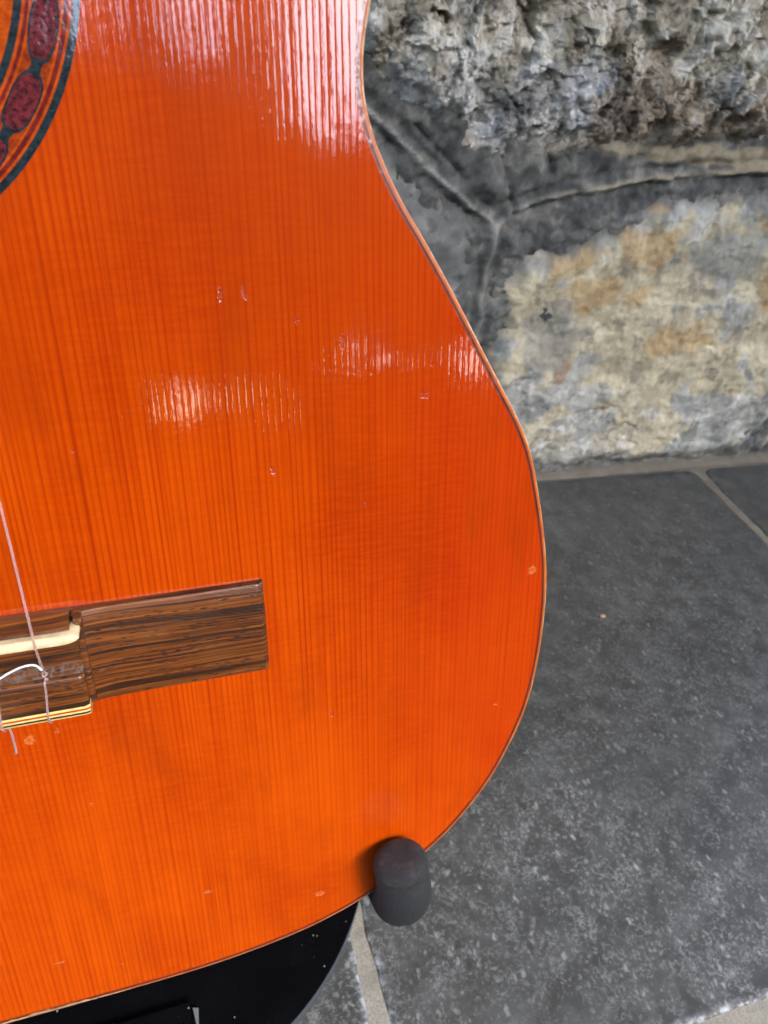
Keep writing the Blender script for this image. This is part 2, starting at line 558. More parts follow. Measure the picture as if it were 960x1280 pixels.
def stone(poly, step, style, seed, h0=0.016):
    P = np.array(poly)
    pad = 0.012
    xs = np.arange(P[:, 0].min() - pad, P[:, 0].max() + pad, step)
    zs = np.arange(P[:, 1].min() - pad, P[:, 1].max() + pad, step)
    X, Z = np.meshgrid(xs, zs)
    sd_ = sdist(X, Z, poly) + (0.006 if style == 'crag' else 0.0045) * fbm(X * 20, Z * 20, seed, 4, 0.5)
    if style == 'crag':
        wx = X + 0.011 * fbm(X * 24, Z * 24, seed + 1, 4); wz = Z + 0.011 * fbm(X * 24, Z * 24, seed + 2, 4)
        f1 = facets(wx * 26, wz * 20, seed + 3, 0.9)
        f2 = facets(wx * 62 + 5, wz * 50, seed + 4, 0.9)
        f3 = facets(wx * 150 + 5, wz * 120, seed + 5, 0.9)
        rel = 0.0105 * f1 + 0.0078 * f2 + 0.0032 * f3 + 0.0085 * fbm(X * 14, Z * 14, seed + 6, 6, 0.55) + 0.0018 * fbm(X * 220, Z * 220, seed + 7, 3)
        prof = sstep(sd_, -0.003, 0.030) * (h0 + 0.012 * sstep(sd_, 0.0, 0.10))
        y = WY - (-0.004 + prof + rel * sstep(sd_, -0.004, 0.03))
        t = 0.68 + 0.50 * fbm(X * 26, Z * 20, seed + 8, 6, 0.66) + 0.22 * f2
        col = pal(t, [(0.12, 0.10, 0.07), (0.28, 0.25, 0.195), (0.43, 0.39, 0.31), (0.58, 0.54, 0.45), (0.82, 0.79, 0.71)])
        # blue-grey lower part of the crags
        b = np.clip(blob(X, Z, 0.36, 0.430, 0.14, 0.040, seed + 20) * 0.6 + 0.45 * sstep(fbm(X * 17, Z * 17, seed + 31, 4), 0.15, 0.5), 0, 1)[..., None]
        bl = pal(t, [(0.10, 0.11, 0.13), (0.22, 0.24, 0.27), (0.36, 0.38, 0.41), (0.52, 0.54, 0.57), (0.80, 0.81, 0.81)])
        col = col * (1 - b) + bl * b
        # rust-brown pockets to the right
        r = (np.maximum(blob(X, Z, 0.475, 0.425, 0.055, 0.05, seed + 22, 0.7), blob(X, Z, 0.60, 0.425, 0.10, 0.035, seed + 23, 0.7)) * 0.75)[..., None]
        br = pal(t, [(0.07, 0.05, 0.032), (0.15, 0.115, 0.08), (0.24, 0.19, 0.14), (0.38, 0.31, 0.23), (0.50, 0.44, 0.35)])
        col = col * (1 - r) + br * r
        mat = M_rock
    else:
        f1 = facets(X * 9 + 0.2 * fbm(X * 20, Z * 20, seed, 3), Z * 9, seed + 3, 0.5)
        rel = 0.0045 * f1 + 0.0048 * fbm(X * 12, Z * 12, seed + 6, 6, 0.55) + 0.0011 * fbm(X * 90, Z * 90, seed + 7, 4, 0.6)
        prof = sstep(sd_, -0.004, 0.026) * h0
        y = WY - (-0.003 + prof + rel * sstep(sd_, -0.004, 0.02))
        t = 0.5 + 0.34 * fbm(X * 20, Z * 26, seed + 8, 6, 0.62)
        if style == 'ochre':
            grey = pal(t, [(0.13, 0.14, 0.14), (0.24, 0.25, 0.24), (0.34, 0.345, 0.325), (0.46, 0.46, 0.43), (0.72, 0.72, 0.69)])
            tan = pal(t, [(0.24, 0.20, 0.14), (0.36, 0.315, 0.225), (0.46, 0.41, 0.29), (0.56, 0.50, 0.36), (0.72, 0.67, 0.52)])
            ora = pal(t, [(0.22, 0.135, 0.06), (0.34, 0.23, 0.11), (0.44, 0.31, 0.15), (0.50, 0.37, 0.20), (0.60, 0.48, 0.30)])
            m = sstep(fbm(X * 8 + 0.5, Z * 11, seed + 9, 5, 0.6) + 0.9 * (blob(X, Z, 0.60, 0.215, 0.24, 0.12, seed + 10) - 0.4), -0.30, 0.25)[..., None]
            m = m * (1 - 0.7 * sstep(Z, 0.09, 0.03)[..., None] * sstep(X, 0.66, 0.56)[..., None])
            col = grey * (1 - m) + tan * m
            o1 = np.zeros(X.shape)
            for cx, cz, rx, rz in ((0.462, 0.290, 0.035, 0.014), (0.548, 0.308, 0.040, 0.022), (0.700, 0.335, 0.030, 0.032),
                                   (0.545, 0.347, 0.018, 0.006), (0.735, 0.27, 0.018, 0.04), (0.50, 0.255, 0.04, 0.02), (0.64, 0.20, 0.05, 0.02)):
                o1 = np.maximum(o1, blob(X, Z, cx, cz, rx, rz, seed + 30, 0.8))
            o1 = (o1 * 0.8)[..., None]
            col = col * (1 - o1) + ora * o1
            ru = (blob(X, Z, 0.478, 0.155, 0.010, 0.022, seed + 33, 0.6) * 0.7)[..., None]
            col = col * (1 - ru) + np.array([0.30, 0.165, 0.085]) * ru
            # smooth grey lens at the left
            lg = (blob(X, Z, 0.458, 0.205, 0.040, 0.045, seed + 34, 0.35) * 0.75)[..., None]
            col = col * (1 - lg) + pal(t, [(0.16, 0.16, 0.145), (0.23, 0.23, 0.21), (0.29, 0.285, 0.255), (0.34, 0.33, 0.29)]) * lg
            lg = (blob(X, Z, 0.655, 0.300, 0.055, 0.030, seed + 35, 0.35) * 0.75)[..., None]
            col = col * (1 - lg) + pal(t, [(0.17, 0.18, 0.18), (0.24, 0.25, 0.24), (0.30, 0.31, 0.30), (0.42, 0.42, 0.41)]) * lg
            wh = (sstep(fbm(X * 48, Z * 48, seed + 36, 5, 0.65), 0.38, 0.60) * sstep(Z, 0.17, 0.05) * sstep(X, 0.72, 0.60) * 0.8)[..., None]
            col = col * (1 - wh) + np.array([0.60, 0.60, 0.59]) * wh
            dk = (sstep(fbm(X * 30, Z * 30, seed + 37, 5, 0.6), 0.34, 0.6) * 0.45)[..., None]
            col = col * (1 - dk) + np.array([0.10, 0.10, 0.09]) * dk
        elif style == 'pale':
            col = pal(t, [(0.060, 0.065, 0.066), (0.095, 0.10, 0.10), (0.14, 0.145, 0.142), (0.23, 0.235, 0.225), (0.40, 0.40, 0.38)])
        else:
            col = pal(t, [(0.045, 0.050, 0.055), (0.075, 0.082, 0.088), (0.11, 0.115, 0.12), (0.16, 0.165, 0.165), (0.26, 0.26, 0.25)])
        mat = M_rock_smooth
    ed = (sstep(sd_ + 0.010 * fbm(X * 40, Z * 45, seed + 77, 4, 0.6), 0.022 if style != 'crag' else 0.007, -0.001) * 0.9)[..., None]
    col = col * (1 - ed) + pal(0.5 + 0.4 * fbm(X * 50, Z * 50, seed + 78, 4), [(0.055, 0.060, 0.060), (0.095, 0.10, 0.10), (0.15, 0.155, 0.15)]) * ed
    col = np.clip(col * (0.90 if style == 'ochre' else 1.0), 0, 0.85)
    keep = sd_ > -0.0035
    o = grid_mesh('stone', X, Z, y, keep, col, mat, wall)
    if style == 'crag':
        o.data.polygons.foreach_set('use_smooth', np.zeros(len(o.data.polygons), bool))
    return o

st = stone([(0.375, 0.012), (0.388, 0.12), (0.384, 0.20), (0.380, 0.262), (0.400, 0.288), (0.430, 0.300), (0.462, 0.305), (0.478, 0.318), (0.500, 0.330),
       (0.540, 0.356), (0.60, 0.364), (0.68, 0.372), (0.78, 0.376), (0.915, 0.372), (0.895, 0.29), (0.885, 0.2), (0.865, 0.1), (0.845, 0.03), (0.83, 0.012), (0.70, 0.006), (0.66, 0.004), (0.60, 0.012), (0.54, 0.006)],
      0.0016, 'ochre', 100, 0.014)
st['label'] = 'flat lower stone with ochre and grey patches'
st = stone([(-0.03, 0.58), (0.05, 0.55), (0.12, 0.50), (0.18, 0.462), (0.215, 0.440), (0.245, 0.422), (0.281, 0.405), (0.329, 0.388), (0.372, 0.385), (0.413, 0.391), (0.465, 0.398), (0.53, 0.403),
       (0.658, 0.410), (0.80, 0.412), (0.93, 0.410), (0.965, 0.45), (0.98, 0.60), (0.96, 0.77), (0.45, 0.79), (-0.06, 0.77), (-0.07, 0.66)],
      0.0017, 'crag', 200, 0.016)
st['label'] = 'craggy broken upper stone'
st = stone([(-0.02, 0.525), (0.10, 0.465), (0.20, 0.402), (0.27, 0.356), (0.315, 0.327), (0.343, 0.300), (0.349, 0.25), (0.352, 0.2), (0.358, 0.1), (0.362, 0.012), (-0.32, 0.012), (-0.35, 0.25), (-0.33, 0.51)],
      0.0030, 'pale', 300, 0.010)
stone([(0.955, 0.370), (1.3, 0.342), (1.48, 0.35), (1.50, 0.18), (1.48, 0.012), (0.885, 0.012), (0.905, 0.1), (0.925, 0.2), (0.935, 0.30)], 0.004, 'dark', 400)
stone([(1.52, 0.35), (1.7, 0.36), (2.28, 0.35), (2.28, 0.012), (1.52, 0.012), (1.54, 0.18)], 0.006, 'ochre', 500)
stone([(1.005, 0.43), (1.3, 0.38), (1.7, 0.40), (2.28, 0.39), (2.28, 0.76), (1.6, 0.78), (1.0, 0.77), (1.02, 0.60)], 0.006, 'crag', 600)
stone([(-0.07, 0.57), (-0.35, 0.55), (-0.8, 0.52), (-1.18, 0.54), (-1.18, 0.78), (-0.6, 0.75), (-0.10, 0.77), (-0.11, 0.66)], 0.006, 'crag', 700)
stone([(-0.37, 0.51), (-0.8, 0.48), (-1.18, 0.50), (-1.18, 0.012), (-0.36, 0.012), (-0.39, 0.25)], 0.006, 'pale', 800)
core_m = simple('wall_core', (0.16, 0.155, 0.14), 0.9)
box('wall_core', (-1.2, WY + 0.012, -0.01), (2.3, WY + 0.30, 2.42), core_m, wall)

# ================================================================== UNSEEN CEILING AND LEAF SCREEN, ADDED FOR THE LIGHT
ceil = NT('sky_block_paint')
sky_block = box('sky_block_ceiling', (-2.2, -1.45, 2.42), (3.2, 1.0, 2.50), simple('sky_block_white', (0.62, 0.60, 0.56), 0.7))  # unseen; added to keep the upper sky off the guitar
tag(sky_block, 'unseen pale ceiling overhead, added to block the upper sky', kind='structure')

hm = NT('reflection_screen_leaf')
hco = hm.co()
M_leaf = hm.set(Base_Color=hm.ramp(hm.noise(hco, 3, 3), [(0.3, (0.018, 0.035, 0.010)), (0.7, (0.045, 0.080, 0.022))]), Roughness=0.6)
def reflection_screen():
    """unseen leaf screen behind the camera, its skyline and gaps added to shape reflections"""
    V, F = [], []
    r = np.random.default_rng(3)
    D = 5.0
    n = 0
    prof_az = [-80, -40, -18, -11, -8, -6, -4.5, -3, 0, 1, 2.5, 4.2, 5.3, 6.2, 10, 11.3, 12.3, 14.5, 18, 24, 40, 80]
    prof_el = [40, 40, 36, 34, 30, 25, 21.5, 36, 41, 29, 23.5, 23.0, 27, 41, 41, 33, 22, 19.5, 23, 30, 38, 40]
    gaps = [(1.9, 1.2, 1.2, 2.2), (14.9, 4.2, 0.9, 1.3), (15.4, 7.4, 0.5, 2.6), (25.4, 3.6, 1.1, 1.8)]  # openings in the added leaf screen that put sky glints on the lacquer
    while n < 62000:
        az = r.uniform(-72, 72); el = r.uniform(-11, 42)
        top = np.interp(az, prof_az, prof_el)
        if el > top + r.normal(0, 0.9): continue
        if any(((az - a) / ra) ** 2 + ((el - e) / re) ** 2 < 1 for a, e, ra, re in gaps): continue
        dist = D + r.uniform(-0.25, 0.25)
        a = math.radians(az)
        if abs(az) > 40 and r.random() < 0.3: continue
        c = Vector((math.tan(a) * dist, -dist, 0.5 + math.tan(math.radians(el)) * dist / math.cos(a)))
        if c.z < -0.16: continue
        s = r.uniform(0.07, 0.13) * (1.5 if abs(az) > 30 else 1)
        u = Vector(r.normal(size=3)).normalized(); v = u.orthogonal().normalized()
        b = len(V)
        V += [c - u * s, c + v * s * 0.6, c + u * s, c - v * s * 0.6]
        F.append((b, b + 1, b + 2, b + 3))
        n += 1
    o = mesh_obj('reflection_screen', V, F, M_leaf, smooth=False)
    tag(o, 'unseen leafy screen behind the camera, added to shape the reflections', kind='stuff')
reflection_screen()

# ================================================================== GUITAR
guitar = bpy.data.objects.new('classical_guitar', None); link(guitar)
fu, fv, fn = (0.9982, -0.02081, 0.0563), (-0.04773, 0.29363, 0.95473), (-0.0364, -0.95569, 0.29211)
tail = (-0.04941, 0.10673, 0.24548)
guitar.matrix_world = Matrix(((fu[0], fv[0], fn[0], tail[0]), (fu[1], fv[1], fn[1], tail[1]), (fu[2], fv[2], fn[2], tail[2]), (0, 0, 0, 1)))
tag(guitar, 'glossy orange-topped classical guitar with rosewood bridge propped on a black stand', 'guitar')
HC = 30.4                                # rosette centre, cm above the tail

half = [(0, -30.42), (2.2, -30.42), (4.3, -30.40), (6.3, -30.30), (8.3, -30.03), (10.1, -29.60), (12.0, -28.80), (14.07, -27.43), (15.09, -26.50), (15.96, -25.42),
        (16.60, -24.45), (17.2, -23.15), (17.72, -21.7), (18.02, -19.87), (18.12, -17.7), (18.0, -15.87), (17.62, -13.9), (17.10, -11.95), (16.5, -10.75), (15.75, -9.50),
        (14.93, -8.10), (14.15, -6.79), (13.48, -5.75), (13.0, -5.05), (12.6, -4.3), (12.25, -3.5), (12.08, -2.8), (12.06, -2.2), (12.13, -1.57), (12.28, -0.96),
        (12.75, 0.7), (13.2, 2.6), (13.75, 5.4), (14.05, 8.5), (13.8, 11.3), (12.7, 14.0), (10.6, 16.0), (7.4, 17.15), (3.5, 17.5), (0, 17.55)]
hs = spline([(a, b, 0) for a, b in half], 10)
H = np.array([(p.x, p.y) for p in hs])
full = np.concatenate([H, (H * [-1, 1])[::-1][1:-1]])
# resample evenly and soften
d = np.r_[0, np.cumsum(np.hypot(*np.diff(np.r_[full, full[:1]], axis=0).T))]
N = 520
t = np.linspace(0, d[-1], N, endpoint=False)
cl = np.r_[full, full[:1]]
O = np.c_[np.interp(t, d, cl[:, 0]), np.interp(t, d, cl[:, 1])]
for _ in range(5):
    O = 0.5 * O + 0.25 * (np.roll(O, 1, 0) + np.roll(O, -1, 0))
tg = np.roll(O, -1, 0) - np.roll(O, 1, 0)
tg /= np.linalg.norm(tg, axis=1, keepdims=True)
ON = np.c_[tg[:, 1], -tg[:, 0]]           # outward normal
def L(p, n=0.0):                          # rosette-centred cm -> local metres
    return (p[0] / 100, (p[1] + HC) / 100, n / 100)
def inset(o):                             # cm
    return O - ON * o

def spruce():
    n = NT('orange_lacquered_spruce')
    co = n.co()
    x, y, z = n.sep(co)[0], n.sep(co)[1], n.sep(co)[2]
    # slow sideways wander of the grain
    wander = n.noise(n.mapv(co, (18, 1.6, 1)), 1.0, 3, 0.5)
    u = n.math('ADD', x, n.math('MULTIPLY', n.math('SUBTRACT', wander, 0.5), 0.004))
    u = n.math('ADD', u, n.math('MULTIPLY', n.math('SUBTRACT', n.noise(n.mapv(co, (60, 9, 1)), 1.0, 3), 0.5), 0.0006))
    vary = n.noise(n.comb(n.math('MULTIPLY', u, 42.0), 0.0, 0.0), 1.0, 3, 0.6)
    ph = n.math('ADD', n.math('MULTIPLY', u, 600.0), n.math('MULTIPLY', vary, 5.0))
    fr = n.math('FRACT', ph)
    late = n.ramp(fr, [(0.0, 0.35), (0.10, 0.0), (0.40, 0.08), (0.62, 0.40), (0.80, 1.0), (0.92, 0.80), (1.0, 0.35)])
    amp = n.noise(n.comb(n.math('MULTIPLY', ph, 0.9), n.math('MULTIPLY', y, 3.0), 0.0), 1.0, 3, 0.7)
    streak = n.noise(n.mapv(co, (900, 12, 1)), 1.0, 4, 0.6)
    silk = n.noise(n.mapv(co, (120, 750, 1)), 1.0, 4, 0.6)
    lf = n.math('MULTIPLY', late, n.smooth(amp, 0.30, 0.70, 0.45, 1.0))
    band = n.noise(n.mapv(co, (55, 1.2, 1)), 1.0, 3, 0.55)
    blot = n.noise(n.mapv(co, (1, 0.6, 1)), 16, 5, 0.6)
    early = n.mix(n.smooth(band, 0.25, 0.75), (0.41, 0.047, 0.0002), (0.49, 0.069, 0.0003))
    early = n.mix(n.smooth(blot, 0.38, 0.68, 0, 0.95), early, (0.32, 0.027, 0.0002))
    early = n.mix(n.smooth(silk, 0.35, 0.70, 0, 0.40), early, (0.56, 0.065, 0.0006))
    early = n.mix(n.smooth(streak, 0.40, 0.75, 0, 0.60), early, (0.30, 0.017, 0.0002))
    col = n.mix(n.math('MULTIPLY', lf, 0.68), early, (0.22, 0.0100, 0.0003))
    # redder, older lacquer towards the lower-bout rim and the waist
    red = n.math('MULTIPLY', n.smooth(x, 0.10, 0.175), n.smooth(n.noise(co, 22, 4), 0.2, 0.6, 0.4, 1.0))
    red = n.math('MULTIPLY', red, 0.55)
    col = n.mix(red, col, (0.36, 0.018, 0.002))
    gold = n.math('MULTIPLY', n.smooth(y, 0.16, 0.02), n.smooth(n.noise(co, 11, 4, 0.6), 0.32, 0.62))
    col = n.mix(n.math('MULTIPLY', gold, 0.45), col, (0.56, 0.080, 0.0003))
    # smoky smudges in the old varnish, drawn out along the grain
    sm = n.smooth(n.noise(n.mapv(co, (1, 0.35, 1)), 42, 5, 0.65), 0.50, 0.72, 0, 0.50)
    col = n.mix(sm, col, (0.25, 0.026, 0.0010))
    # older, browner varnish in the upper half, a soft uneven zone rather than an edge
    age = n.math('MULTIPLY', n.smooth(y, 0.13, 0.30), n.smooth(n.noise(co, 13, 4, 0.6), 0.30, 0.62, 0.15, 0.6))
    col = n.mix(age, col, (0.30, 0.028, 0.0003))
    # dark pores
    pore = n.smooth(n.voro(n.mapv(co, (420, 34, 1)), 1.0), 0.03, 0.07, 1, 0)
    pore = n.math('MULTIPLY', pore, n.smooth(n.noise(co, 60, 2), 0.62, 0.68))
    col = n.mix(n.math('MULTIPLY', pore, 0.55), col, (0.12, 0.018, 0.006))
    dent_h = None
    marks = [(11.41, 21.97, .10, .22, 0), (13.68, 20.37, .16, .09, 0), (9.41, 18.64, .08, .12, 0), (8.99, 23.31, .05, .22, 0), (8.41, 23.28, .05, .22, 0),
             (3.11, 1.36, .05, .05, 1), (4.51, 19.67, .05, .05, 0), (17.50, 14.31, .17, .17, 1), (10.23, 22.58, .04, .12, 0), (1.26, 2.2, .22, .05, 1), (6.21, 3.72, .16, .07, 1),
             (10.04, 2.27, .22, .13, 1), (10.74, 10.14, .09, .15, 0), (2.0, 11.32, .16, .20, 1), (2.76, 11.46, .06, .11, 1), (11.97, 17.32, .05, .07, 0), (16.53, 9.21, .08, .05, 1), (3.23, 8.54, .05, .06, 1)]
    jig = n.vmath('ADD', n.mapv(co, (100, 100, 0)), n.vmath('MULTIPLY', n.vmath('SUBTRACT', n.noise(co, 1100, 2, color=True), (0.5, 0.5, 0.5)), (0.22, 0.22, 0.0)))
    for (mx, my, rx, ry, pale) in marks:
        dv = n.vmath('MULTIPLY', n.vmath('SUBTRACT', jig, (mx, my, 0.0)), (1 / rx, 1 / ry, 0.0))
        ln = n.vmath('LENGTH', dv, out=1)
        k = n.smooth(ln, 0.55, 1.0, 1, 0)
        if pale:
            rim = n.math('MULTIPLY', k, n.smooth(ln, 0.1, 0.6, 0.25, 0.75))
            col = n.mix(n.math('MULTIPLY', rim, 0.6), col, (0.60, 0.22, 0.06))
        else:
            col = n.mix(n.math('MULTIPLY', k, 0.5), col, (0.30, 0.04, 0.015))
        dent_h = k if dent_h is None else n.math('MAXIMUM', dent_h, k)
    # lacquer relief: sunken grain lines, stringy ripple, fine crackle, slow panel waviness
    h = n.math('MULTIPLY', late, -0.24)
    h = n.math('ADD', h, n.math('MULTIPLY', n.noise(n.mapv(co, (420, 22, 1)), 1.0, 4, 0.6), 0.48))
    h = n.math('ADD', h, n.math('MULTIPLY', n.noise(n.mapv(co, (1, 0.55, 1)), 520, 3, 0.6), 0.42))
    b1 = n.bump(h, 1.0, 0.000052)
    b2 = n.bump(n.math('MULTIPLY', dent_h, -1.0), 1.0, 0.00010, b1)
    b3 = n.bump(n.noise(n.mapv(co, (1, 0.7, 1)), 26, 2, 0.4), 1.0, 0.0008, b2)
    body_n = n.bump(n.math('MULTIPLY', late, -1.0), 0.5, 0.00008)
    return n.set(Base_Color=col, Roughness=0.36, Specular_IOR_Level=0.03, Coat_Weight=1.0, Coat_IOR=1.64, Coat_Roughness=0.05, Coat_Normal=b3, Normal=b3)
M_top = spruce()

def lac(name, a, b, scale=(200, 12, 60), rough=0.35, coat=0.8, worn=None):
    n = NT(name)
    co = n.co()
    g = n.noise(n.mapv(co, scale), 1.0, 4, 0.6)
    col = n.mix(n.smooth(g, 0.3, 0.7), a, b)
    if worn:
        k = n.math('MULTIPLY', n.smooth(n.noise(co, 95, 5, 0.7), 0.50, 0.60), 0.85)
        col = n.mix(k, col, worn)
    return n.set(Base_Color=col, Roughness=rough, Coat_Weight=coat, Coat_IOR=1.6, Coat_Roughness=0.08,
                 Coat_Normal=n.bump(n.noise(co, 350, 3), 0.5, 0.0003))
M_side = lac('dark_red_side', (0.16, 0.022, 0.006), (0.26, 0.045, 0.010), (20, 200, 20))
M_purf = lac('dark_purfling', (0.055, 0.010, 0.008), (0.10, 0.018, 0.012))
M_bind = lac('amber_binding', (0.28, 0.045, 0.005), (0.44, 0.10, 0.012), (120, 120, 120), 0.4)
M_edge = lac('worn_binding_edge', (0.30, 0.075, 0.012), (0.46, 0.15, 0.03), (150, 150, 150), 0.45, 0.4, worn=(0.46, 0.28, 0.13))
M_purfred = lac('red_line', (0.20, 0.016, 0.003), (0.27, 0.024, 0.004))

# --- soundboard: rings between the sound hole and the inset outline
HOLE = 4.45
def dome(P):                              # a very slight arch of the panel, cm
    return 0.0
BI, PI_, RI = 0.115, 0.175, 0.21
def strip(name, a, za, b, zb, mat, parent, extra=None):
    V = [L(p, za) for p in a] + [L(p, zb) for p in b]
    n = len(a)
    F = [(k, (k + 1) % n, n + (k + 1) % n, n + k) for k in range(n)]
    return mesh_obj(name, V, F, mat, parent)
inner_out = inset(RI)
ang = np.arctan2(inner_out[:, 1], inner_out[:, 0])
V, F = [], []
RN = 10
for r in range(RN + 1):
    f = r / RN
    for k in range(N):
        hp = np.array([math.cos(ang[k]), math.sin(ang[k])]) * HOLE
        p = hp * (1 - f) + inner_out[k] * f
        V.append(L(p, 0.0))
for r in range(RN):
    for k in range(N):
        k2 = (k + 1) % N
        F.append((r * N + k, (r + 1) * N + k, (r + 1) * N + k2, r * N + k2))
# thickness of the plate at the hole
b0 = len(V)
for k in range(N):
    V.append(L((math.cos(ang[k]) * HOLE, math.sin(ang[k]) * HOLE), -0.25))
for k in range(N):
    k2 = (k + 1) % N
    F.append((k, k2, b0 + k2, b0 + k))
mesh_obj('soundboard', V, F, M_top, guitar)
strip('red_purfling', inset(PI_), 0.0, inner_out, 0.0, M_purfred, guitar)
strip('purfling', inset(BI), 0.002, inset(PI_), 0.002, M_purf, guitar)
rings = [(0.115, 0.002), (0.055, 0.0), (0.022, -0.012), (0.005, -0.035), (0.0, -0.065)]
V = []; F = []
for (o_, z_) in rings + [(0.0, -0.35), (0.03, -0.36)]:
    V += [L(p, z_) for p in inset(o_)]
mi = []
for r in range(len(rings) + 1):
    for k in range(N):
        k2 = (k + 1) % N
        F.append((r * N + k, (r + 1) * N + k, (r + 1) * N + k2, r * N + k2))
        mi.append(0 if r == 0 else 1)
mesh_obj('binding', V, F, [M_bind, M_edge], guitar, midx=mi)
# ribs and back
V = [L(p, -0.355) for p in inset(0.03)] + [L(p, -9.3) for p in inset(0.03)]
F = [(k, N + k, N + (k + 1) % N, (k + 1) % N) for k in range(N)]
mesh_obj('side', V, F, M_side, guitar)
V = [L(p, -9.3) for p in inset(-0.0)] + [L(p, -9.6) for p in inset(0.0)] + [L((0, -8), -9.9), L((0, -8), -9.3)]
F = [(k, N + k, N + (k + 1) % N, (k + 1) % N) for k in range(N)] + [(N + k, 2 * N, N + (k + 1) % N) for k in range(N)] + [(k, (k + 1) % N, 2 * N + 1) for k in range(N)]
mesh_obj('back', V, F, M_side, guitar)

# --- worn chip along the rim at the lower left
def flake(pts, z, mat, name):
    V = [L(p, z) for p in pts]
    c = np.mean(np.array(pts), 0)
    V.append(L(c, z + 0.006))
    n = len(pts)
    return mesh_obj(name, V, [(k, (k + 1) % n, n) for k in range(n)], mat, guitar)
M_bare = lac('bare_worn_wood', (0.16, 0.07, 0.03), (0.42, 0.25, 0.13), (300, 900, 300), 0.7, 0.1)
pts, low = [], []
for i in range(31):
    u_ = -1.6 + 0.165 * i
    yb = np.interp(u_, [-1.6, 0, 2, 3.5], [-30.405, -30.41, -30.405, -30.39])
    th = 0.20 * math.sin(math.pi * min(1, (i + 1) / 31)) ** 0.6 * (0.45 + 0.55 * abs(mnoise.noise(Vector((i * 0.43, 2, 0)))) * 2)
    pts.append((u_, yb + max(0.02, th))); low.append((u_, yb + 0.012 + 0.02 * abs(mnoise.noise(Vector((u_ * 3, 4, 0))))))
low = low[::-1]
mesh_obj('worn_chip', [L(p, 0.005) for p in pts + low], [(k, k + 1, 60 - k, 61 - k) for k in range(30)], M_bare, guitar)

# --- rosette rings and mosaic
rosette = bpy.data.objects.new('rosette', None); link(rosette, guitar)
def annulus(r0, r1, mat, z, name='inlay_ring'):
    V, F = [], []
    n = 180
    for r in (r0, r1):
        for k in range(n):
            a = 2 * math.pi * k / n
            V.append(L((r * math.cos(a), r * math.sin(a)), z))
    F = [(k, n + k, n + (k + 1) % n, (k + 1) % n) for k in range(n)]
    return mesh_obj(name, V, F, mat, rosette)
def inlay(name, a, b, sc=500):
    n = NT(name); co = n.co()
    col = n.mix(n.smooth(n.noise(co, sc, 4, 0.65), 0.35, 0.65), a, b)
    b3 = n.bump(n.noise(n.mapv(co, (1, 0.7, 1)), 26, 2, 0.4), 1.0, 0.0008, n.bump(n.noise(co, 500, 3), 0.5, 0.00004))
    return n.set(Base_Color=col, Roughness=0.5, Specular_IOR_Level=0.0, Coat_Weight=1.0, Coat_IOR=1.66, Coat_Roughness=0.05, Coat_Normal=b3)
R_black = inlay('inlay_black', (0.008, 0.014, 0.020), (0.020, 0.032, 0.040))
R_wood = inlay('inlay_orange', (0.26, 0.034, 0.003), (0.42, 0.070, 0.008))
R_field = inlay('inlay_field', (0.13, 0.018, 0.006), (0.30, 0.045, 0.008))
R_red = inlay('inlay_burgundy', (0.08, 0.008, 0.010), (0.16, 0.018, 0.014))
R_green = inlay('inlay_green', (0.05, 0.06, 0.01), (0.12, 0.11, 0.02))
R_mos = inlay('mosaic_burgundy', (0.035, 0.008, 0.013), (0.15, 0.022, 0.028), 900)
for i, (r0, r1, m) in enumerate([(4.451, 4.86, R_green), (4.86, 5.09, R_wood), (5.09, 5.24, R_black), (5.24, 5.30, R_wood), (5.30, 5.37, R_red), (5.37, 5.42, R_wood),
                  (5.42, 5.95, R_field), (5.95, 6.00, R_wood), (6.00, 6.09, R_red), (6.09, 6.145, R_wood), (6.145, 6.30, R_black)]):
    annulus(r0, r1, m, 0.003)
NM = 24
for k in range(NM):
    a0 = math.radians(-18.2) + 2 * math.pi * k / NM
    V = []
    nn = 26
    for (sx, sy, z) in ((0.285, 0.66, 0.0045), (0.245, 0.59, 0.0065)):
        ring = []
        for j in range(nn):
            q = 2 * math.pi * j / nn
            e = 1 + 0.10 * mnoise.noise(Vector((math.cos(q) * 1.5 + k * 3.1, math.sin(q) * 1.5, 0)))
            rr = 5.685 + sx * e * math.copysign(abs(math.cos(q)) ** 0.8, math.cos(q))
            aa = a0 + sy * e * math.copysign(abs(math.sin(q)) ** 0.85, math.sin(q)) / 5.685
            ring.append(L((rr * math.cos(aa), rr * math.sin(aa)), z))
        V.append(ring)
    # dark border piece, then the tile itself
    o1 = mesh_obj('mosaic_border', V[0], [tuple(range(nn))], R_black, rosette)
    o2 = mesh_obj('mosaic_tile', V[1], [tuple(range(nn))], R_mos, rosette)
    # link between tiles
    a1 = a0 + math.pi / NM
    q = []
    for (dr, da) in ((-0.13, -0.17), (0.13, -0.17), (0.10, 0), (0.13, 0.17), (-0.13, 0.17), (-0.09, 0)):
        aa = a1 + da / 5.685
        q.append(L(((5.685 + dr) * math.cos(aa), (5.685 + dr) * math.sin(aa)), 0.0038))
    mesh_obj('mosaic_link', q, [tuple(range(6))], R_black, rosette)

